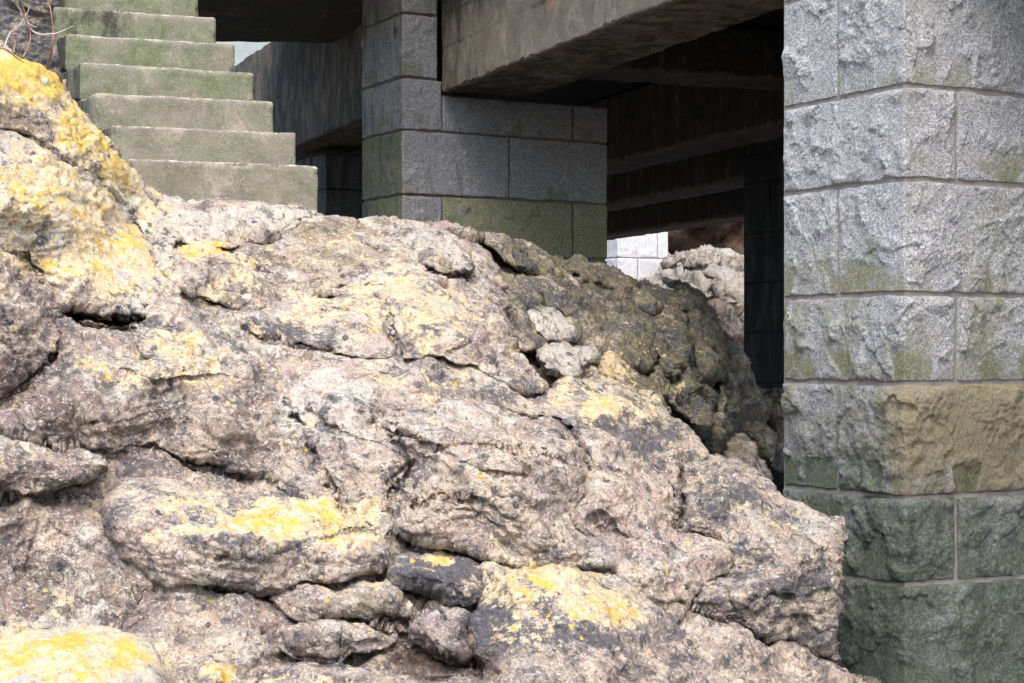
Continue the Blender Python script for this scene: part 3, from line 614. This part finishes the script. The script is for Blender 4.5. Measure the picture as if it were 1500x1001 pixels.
def core(root, C, wl, wr, z0, z1, inset=.002, mat=None):
    C = np.array(C) + (DL + DR) * inset
    q = [C, C + DR * (wr - inset), C + DR * (wr - inset) + DL * (wl - inset), C + DL * (wl - inset)]
    prism(root, 'mortar', q, z0, z1, mat or M_mortar)

# near pier
C1 = np.array([1.704, 8.0]); p1 = empty('granite_pier', (2.3, 8.6, -1.8), 'near pier of large rough granite blocks, green with algae towards its foot, at the right', 'pier')
core(p1, C1, .87, 1.84, -1.9, 2.6)
def a_near(S, Z, z0, z1):
    q = np.stack([S, Z * .5, S * 0], -1)
    g = .30 + .36 * sstep(-Z, -.95, .0) + .1 * sstep(-Z, .1, .9) + .26 * fbm(q / .35, 3, 3)
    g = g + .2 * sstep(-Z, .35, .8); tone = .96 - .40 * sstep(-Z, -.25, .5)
    oc = .12 + .3 * np.exp(-((Z + .2) / .35) ** 2) + .2 * fbm(q / .3, 2, 8)
    return {'green': g, 'ochre': oc, 'dirt_shade': .16 + .3 * sstep(-Z, .2, .8), 'tone': tone, 'cool': sstep(-Z, .2, .8)}
def a_och(S, Z, z0, z1):
    r = a_near(S, Z, z0, z1); r['ochre'] = r['ochre'] + .85 * sstep(S, -.16, .02); r['green'] = r['green'] * (1 - .45 * sstep(S, -.16, .02)); return r
ca = [1.182, 1.68, 'A'], [.776, 1.182, 'B'], [.279, .776, 'A'], [-.113, .279, 'B'], [-.61, -.113, 'A'], [-.99, -.61, 'B'], [1.68, 2.1, 'B'], [2.1, 2.55, 'A'], [-1.5, -.99, 'C'], [-1.9, -1.5, 'A']
for i, (z0, z1, ty) in enumerate(ca):
    spans = {'A': [(-.87, -.454), (-.454, 1.2), (1.2, 1.84)], 'B': [(-.87, .293), (.293, 1.1), (1.1, 1.84)], 'C': [(-.87, 1.05), (1.05, 1.84)]}[ty]
    for j, (a, b) in enumerate(spans):
        vis = z0 < 1.7 and z1 > -1.5 and a < .8
        och = (i == 4 and j == 1)
        block(p1, C1, a, b, z0, z1, .006 if vis else .03, bulge=.024 if i < 4 else .034, seed=100 + i * 4 + j, rf=1.15 if i < 5 else 1.0, attr=a_och if och else a_near,
              label='ochre-stained granite block' if och else None)
# middle pier
C2 = np.array([-.83, 14.0]); p2 = empty('granite_pier', (-.3, 14.6, -.6), 'middle granite pier right of the concrete steps carrying the front beam', 'pier')
q = [C2 + (DL + DR) * .012, C2 + DR * 1.82 + DL * .012, C2 + DR * 1.82 + DL * .75, C2 + DL * .75 + DR * .012]
prism(p2, 'mortar', q, -.6, 2.02, M_mortarm)
q = [C2 + (DL + DR) * .012, C2 + DR * .30 + DL * .012, C2 + DR * .30 + DL * .75, C2 + DL * .75 + DR * .012]
prism(p2, 'mortar', q, 2.02, 3.4, M_mortarm)
def a_mid(S, Z, z0, z1):
    g = .16 + .1 * sstep(-Z, -1.27, -1.2) + .72 * sstep(-Z, -1.27, -1.2) * (S > .33) + .5 * (S < 0) * sstep(-Z, -1.78, -1.70) + .12 * (S < 0)
    return {'green': g + .16, 'ochre': .25 + 0 * Z, 'dirt_shade': .3 + .2 * (S < 0), 'tone': .7 - .06 * (S < 0) + .4 * sstep(-Z, -1.27, -1.2) * (S > .33)}  # left face set darker than the right
mc = [(1.239, 1.732, [(-.76, -.403), (-.403, .926), (.926, 1.84)]), (1.732, 2.131, [(-.76, .337)]), (1.732, 2.02, [(.337, 1.507), (1.507, 1.84)]),
      (2.131, 2.616, [(-.76, .30)]), (2.616, 3.05, [(-.76, .30)]), (3.05, 3.4, [(-.76, .30)]), (.79, 1.239, [(-.76, .337), (.337, 1.507), (1.507, 1.84)]), (.3, .79, [(-.76, .926), (.926, 1.84)]), (-.6, .3, [(-.76, 1.84)])]
for i, (z0, z1, sp) in enumerate(mc):
    for j, (a, b) in enumerate(sp):
        block(p2, C2, a, b, z0, z1, .012 if z1 > .7 and z0 < 3 else .06, bulge=.012, seed=200 + i * 4 + j, rf=1.15, attr=a_mid)
# other piers
def pier(C, wl, wr, z0, z1, hc, label, seed, tone, res=.03, dirt_shade=.2, bw=.8):
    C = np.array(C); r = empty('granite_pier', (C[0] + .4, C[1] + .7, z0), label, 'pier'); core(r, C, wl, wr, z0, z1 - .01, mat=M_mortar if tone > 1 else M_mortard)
    at = lambda S, Z, a, b: {'green': .1 + 0 * Z, 'ochre': .1 + 0 * Z, 'dirt_shade': dirt_shade + 0 * Z, 'tone': tone + 0 * Z}
    z = z0; k = 0
    while z < z1 - .05:
        zt = min(z + hc, z1); off = (k % 2) * bw * .5
        cuts = [-wl] + ([-.35] if k % 2 else []) + [c for c in np.arange(.45 + off, wr - .2, bw)] + [wr]
        for a, b in zip(cuts[:-1], cuts[1:]): block(r, C, a, b, z, zt, res, .02, seed + k, .8, at, gap=.01)
        z = zt; k += 1
    return r
def Cp(px, Y): return ((px - 750) / F * Y, Y)
pier(Cp(905, 35.0), 1.3, 1.15, -1.0, 5.2, .58, 'bright white granite pier standing in sunlight beyond the bridge', 300, 1.35, .03, dirt_shade=.03, bw=.9)
pier((2.63, 17.2), .8, 1.6, -1.2, 1.97, .48, 'black shadowed granite pier under the bridge behind the near pier', 320, .16, .05, dirt_shade=.85)  # low tone and heavy dark coat put its shadow into the colour
pier(Cp(478, 18.0), .8, 1.6, -.6, 2.0, .45, 'shadowed granite pier glimpsed between the steps and the middle pier', 340, .2, .05, dirt_shade=.6)  # shadow painted in here too, by tone and dark coat

# ------------------------------------------------------------------ concrete boxes with worn arrises
def rbox(name, root, O, ax, ay, dims, z0, mat, res=.03, r=.012, amp=.003, seed=0, attr=None, label=None, chip=0., ledge=0.):
    """O plan origin of the near-left corner, ax/ay plan unit axes, dims (lx, ly, lz)"""
    lx, ly, lz = dims; O = np.array(O, float); ax = np.array(ax, float); ax /= np.linalg.norm(ax); ay = np.array(ay, float); ay /= np.linalg.norm(ay)
    def axis(L):
        m = max(2, int(L / res)); c = np.linspace(0, L, m + 1)
        e = np.array([0, .35, .7, 1.0]) * r
        c = c[(c > r * 1.3) & (c < L - r * 1.3)]
        return np.unique(np.concatenate([e, c, L - e]))
    cs = [axis(L) for L in (lx, ly, lz)]; L = np.array([lx, ly, lz]); Vs, Qs = [], []; n = 0
    for k in range(3):
        a, b = [(1, 2), (2, 0), (0, 1)][k]
        for side in (0, 1):
            A, B = np.meshgrid(cs[a], cs[b], indexing='ij'); na, nb = A.shape
            P = np.zeros((na * nb, 3)); P[:, a] = A.ravel(); P[:, b] = B.ravel(); P[:, k] = L[k] * side
            i, j = np.meshgrid(np.arange(na - 1), np.arange(nb - 1), indexing='ij'); i = i.ravel(); j = j.ravel()
            q = np.stack([i * nb + j, (i + 1) * nb + j, (i + 1) * nb + j + 1, i * nb + j + 1], -1)
            if not side: q = q[:, ::-1]
            Vs.append(P); Qs.append(q + n); n += len(P)
    P = np.concatenate(Vs); Q = np.concatenate(Qs)
    # weld
    key = np.round(P * 1e5).astype(np.int64); _, first, inv = np.unique(key, axis=0, return_index=True, return_inverse=True)
    P = P[first]; Q = inv.ravel()[Q]
    inner = np.clip(P, r, L - r); dv = P - inner; ln = np.linalg.norm(dv, axis=1)[:, None]; ne = (np.abs(dv) > r * .3).sum(1)
    P = inner + dv / (ln + 1e-12) * np.minimum(ln, r)
    W = np.concatenate([O[None] + P[:, :1] * ax[None] + P[:, 1:2] * ay[None], z0 + P[:, 2:3]], 1)
    q = W + seed * 5.3
    dis = np.stack([fbm(q / .3, 3, 21), fbm(q / .3, 3, 22), fbm(q / .3, 3, 23)], -1) * amp + np.stack([fbm(q / .045, 2, 24), fbm(q / .045, 2, 25), fbm(q / .045, 2, 26)], -1) * amp * .6
    if chip:
        c = np.clip(pn(q / .07, 31) * 1.6 - .35, 0, 1) * (ne >= 2); ctr = L / 2 - P; ctr /= np.linalg.norm(ctr, axis=1)[:, None]
        cw = np.concatenate([ctr[:, :1] * ax + ctr[:, 1:2] * ay, ctr[:, 2:3]], 1); sgn = np.sign(L / 2 - P) * (np.abs(dv) > r * .3)
        cw = np.concatenate([sgn[:, :1] * ax + sgn[:, 1:2] * ay, sgn[:, 2:3]], 1); dis = dis + cw * (c * chip)[:, None]
    A = {k: np.zeros(len(W)) for k in ('green', 'ochre', 'dirt_shade')}; A['tone'] = np.ones(len(W))
    if attr:
        for k, v in attr(P, W).items(): A[k] = np.clip(v, 0, 1)
    o = mesh_obj(name, W + dis, Q, mat, root, A)
    if label: o['label'] = label
    return o
# steps
SA = np.array([.903, .355]); SB = np.array([-.473, .881]); SO = np.array([-1.894, 9.1])
st = empty('concrete_steps', (-1.5, 10, .6), 'mossy concrete steps climbing to the upper left beside the bridge', 'steps')
for i in range(9):
    o = SO + SB * .297 * i
    zt = .984 + .2 * i
    h = .205 if i else .36
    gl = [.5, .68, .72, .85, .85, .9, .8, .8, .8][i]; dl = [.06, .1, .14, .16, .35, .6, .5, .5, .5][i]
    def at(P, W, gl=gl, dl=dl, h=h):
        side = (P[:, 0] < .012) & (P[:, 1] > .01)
        return {'green': gl + .12 * sstep(.1 - P[:, 0], 0, .1) - .28 * (P[:, 2] > h - .02), 'dirt_shade': dl * (1 - .6 * sstep(P[:, 0], .5, .9)) + .62 * side, 'ochre': .1 + 0 * P[:, 0], 'worn_bounce': .5 * sstep(P[:, 2], h - .016, h - .004) + .3 * sstep(P[:, 0], .93, .96)}
    rbox('step', st, o, SA, SB, (.97 - .006 * i, .50, h), zt - h, M_conc, res=.018, r=.018, amp=.005, seed=i, attr=at, chip=.028)
def at(P, W): return {'green': .8 + 0 * P[:, 0], 'dirt_shade': .75 + 0 * P[:, 0], 'ochre': 0 * P[:, 0]}
for i in range(1, 9):
    o = SO + SB * (.297 * i + .02) + SA * .02
    rbox('stair_base', st, o, SA, SB, (.92, .25, .984 + .2 * i - .2 - .45), .45, M_conc, res=.06, r=.01, amp=.006, seed=30 + i, attr=at)

# ------------------------------------------------------------------ bridge: beams and deck
BU = np.array([-.367, .930]); BV = np.array([.930, .367]); BO = np.array([-.544, 14.13])
def uv(u, v): return BO + BU * u + BV * v
GBm = 'concrete beams carrying the bridge deck'
def beam(name, u0, u1, v0, wv_, z0, z1, label, mat, seed, at=None, res=.06, amp=.01, cat='beam', axes=None, group=GBm):
    O = uv(u0, v0); r = None
    L = u1 - u0
    o = rbox(name, None, O, BV if axes is None else axes[0], BU if axes is None else axes[1], (wv_, L, z1 - z0), z0, mat, res=res, r=.015, amp=amp, seed=seed, attr=at, chip=.02)
    return tag(o, label, cat, group)
def at_front(P, W):
    u = P[:, 1]; z = P[:, 2]
    return {'green': .22 + .35 * np.exp(-((u - 6.3) / .9) ** 2) * (z > .3), 'dirt_shade': .30 + .35 * (P[:, 0] > .05) + .22 * sstep(z, .25, .6) + .3 * sstep(u, 5.8, 7.0) + .4 * np.exp(-((z - .34) / .008) ** 2) + .4 * np.exp(-((z - .58) / .008) ** 2), 'worn_bounce': .42 * sstep(.035 - z, 0, .03) * (P[:, 0] < .03) + .25 * np.exp(-((z - .2) / .03) ** 2) * (u < 5),
            'ochre': .14 + .45 * np.exp(-((u - 5.2) / .35) ** 2 - ((z - .25) / .12) ** 2) + .1 * sstep(.12 - z, 0, .12)}
fb = beam('concrete_beam', -7.2, -.02, 0, .72, 2.03, 3.1, 'front edge beam of rough brown concrete running from the middle pier over the near pier', M_beam, 1, at_front, res=.022, amp=.008)
def at_dk(P, W): return {'green': .1 + 0 * P[:, 0], 'dirt_shade': .4 + .57 * sstep(P[:, 2], .01, .07), 'worn_bounce': .2 * (P[:, 2] < .02), 'ochre': .2 + 0 * P[:, 0]}  # bounced light painted in: paler bottom edges, darkened sides
beam('concrete_beam', .85, 17, -.02, .72, 2.08, 3.26, 'shadowed front beam behind the steps, left of the middle pier', M_inner, 2, lambda P, W: {'green': .5 + 0 * P[:, 0], 'dirt_shade': .8 + 0 * P[:, 0], 'ochre': .3 + 0 * P[:, 0]}, res=.05)  # stained, with its shade also painted in by the heavy dark coat
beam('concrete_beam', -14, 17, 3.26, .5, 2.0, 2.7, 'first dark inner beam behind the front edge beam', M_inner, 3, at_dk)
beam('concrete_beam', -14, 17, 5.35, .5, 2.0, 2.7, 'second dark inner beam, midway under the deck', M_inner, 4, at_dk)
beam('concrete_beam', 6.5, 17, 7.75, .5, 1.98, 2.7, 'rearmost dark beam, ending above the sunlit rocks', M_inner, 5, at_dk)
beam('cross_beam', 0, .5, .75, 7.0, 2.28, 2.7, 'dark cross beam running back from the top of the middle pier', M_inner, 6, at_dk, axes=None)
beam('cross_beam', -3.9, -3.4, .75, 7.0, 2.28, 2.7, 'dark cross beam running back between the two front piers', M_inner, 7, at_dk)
def slab(name, u0, u1, v0, v1, z0, z1, label, mat, seed, res=.25):
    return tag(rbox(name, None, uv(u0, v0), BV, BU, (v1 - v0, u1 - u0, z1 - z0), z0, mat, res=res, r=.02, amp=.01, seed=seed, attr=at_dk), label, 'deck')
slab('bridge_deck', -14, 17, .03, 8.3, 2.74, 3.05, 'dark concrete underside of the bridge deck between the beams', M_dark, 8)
slab('added_shade_slab', -4.6, .0, -.35, .72, 3.12, 3.4, 'unseen slab added over the front beam to shade it', M_dark, 10)  # added above the view to shade the front beam and middle pier
slab('added_shade_slab', .9, 4.9, -2.6, -.05, 3.36, 3.6, 'unseen slab added behind the landing slab to shade the left beam', M_dark, 11)  # hidden slab, added to keep sun off the left beam
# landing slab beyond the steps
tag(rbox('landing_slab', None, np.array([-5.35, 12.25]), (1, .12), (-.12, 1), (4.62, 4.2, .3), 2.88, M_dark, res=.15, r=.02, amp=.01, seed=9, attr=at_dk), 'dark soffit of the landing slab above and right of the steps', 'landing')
# lit wall glimpsed through the triangular gap
wl_ = empty('stone_wall', (-4, 24, 2), 'pale wall glimpsed through the small triangular gap right of the steps', 'wall')
prism(wl_, 'wall_face', [(-5.2, 23), (-2.6, 23), (-2.6, 23.5), (-5.2, 23.5)], -1.5, 6.5, simple_material('pale_render', (.16, .19, .19), (.32, .36, .36), 3, .01))

# ------------------------------------------------------------------ dark bank with bramble stems, upper left
lobe('earth_bank', [(-80,-60),(60,-60),(86,-20),(92,40),(112,100),(150,190),(150,230),(60,200),(-80,200)], 'dark mossy bank of rock left of the steps behind bare stems', 'bank', t=.35, w=30, dy=0, field=const(10.6, .001, 100), back=1.2, seed=77, rough=1.3,
     extra={'green': (0, .85), 'dark': (0, .62), 'pale': (0, .08), 'yel': (0, 0)}, fiss=False)
def twig(pts, rad, mat, label, seed=0):
    # pts: (px, py, Y); smooth tapered tube
    P = np.array([ray(a, b, c) for a, b, c in pts]).reshape(-1, 3)
    Cc = []
    for i in range(len(P) - 1):
        p0 = P[max(i - 1, 0)]; p1 = P[i]; p2 = P[i + 1]; p3 = P[min(i + 2, len(P) - 1)]
        for t in np.arange(6) / 6.: Cc.append(.5 * ((2 * p1) + (-p0 + p2) * t + (2 * p0 - 5 * p1 + 4 * p2 - p3) * t * t + (-p0 + 3 * p1 - 3 * p2 + p3) * t ** 3))
    Cc.append(P[-1]); Cc = np.array(Cc); n = len(Cc)
    Cc = Cc + .004 * np.stack([pn(Cc / .04, 1 + seed), pn(Cc / .04, 2 + seed), pn(Cc / .04, 3 + seed)], -1)
    V, Q = [], []; K = 7
    for i in range(n):
        tg = Cc[min(i + 1, n - 1)] - Cc[max(i - 1, 0)]; tg /= np.linalg.norm(tg)
        a = np.cross(tg, [0, 1, .2]); a /= np.linalg.norm(a); b = np.cross(tg, a); rr = rad * (1 - .75 * i / (n - 1))
        for k in range(K):
            th = 2 * math.pi * k / K; V.append(Cc[i] + rr * (a * math.cos(th) + b * math.sin(th)))
            if i < n - 1: Q.append([i * K + k, i * K + (k + 1) % K, (i + 1) * K + (k + 1) % K, (i + 1) * K + k])
    return tag(mesh_obj('bramble_stem', V, Q, mat), label, 'stem', 'bare stems at the upper left')
twig([(68,104,8.6),(76,70,8.5),(78,45,8.5),(74,15,8.5),(66,-20,8.6)], .007, M_twig, 'upright reddish stem just left of the steps')
twig([(-10,68,7.9),(10,73,7.9),(24,84,7.95),(36,92,8)], .006, M_twig, 'short reddish stem arching over the top of the yellow lichened rock')
twig([(92,128,8.6),(88,112,8.5),(80,100,8.5)], .007, M_twig, 'broken reddish stub rising beside the edge of the steps')
twig([(22,2,8.2),(34,22,8.3),(45,42,8.4),(60,50,8.4),(85,48,8.4),(108,38,8.5)], .006, M_twigp, 'pale curved stem hooking right across the steps')
twig([(30,20,8.4),(42,35,8.4),(55,40,8.4)], .004, M_twigp, 'thin pale side shoot above the hooked stem')
twig([(5,75,8.2),(14,50,8.3),(30,35,8.4),(44,10,8.5)], .004, M_twigp, 'thin pale stem leaning right at the left edge')
twig([(32,84,8.2),(42,68,8.3),(44,45,8.4),(34,10,8.5)], .005, M_twig, 'thin reddish stem curving up through the dark bank')
twig([(20,78,8.2),(22,60,8.3),(18,50,8.3)], .004, M_twig, 'small reddish shoot sprouting above the yellow rock')
# ------------------------------------------------------------------ rusty puddle
V = []; n = 28; c = ray(655, 988, 6.04)
for k in range(n):
    a = 2 * math.pi * k / n; rr = 1 + .22 * math.sin(3 * a + 1) + .12 * math.sin(5 * a)
    V.append([c[0] + (.09) * rr * math.cos(a), c[1] + .10 * rr * math.sin(a), c[2]])
V.append(list(c)); Q = [[n, k, (k + 1) % n, (k + 1) % n] for k in range(n)]
me = bpy.data.meshes.new('puddle'); me.from_pydata([tuple(v) for v in V], [], [(n, k, (k + 1) % n) for k in range(n)]); me.materials.append(M_pud)
o = bpy.data.objects.new('puddle', me); COL.objects.link(o); o['kind'] = 'structure'
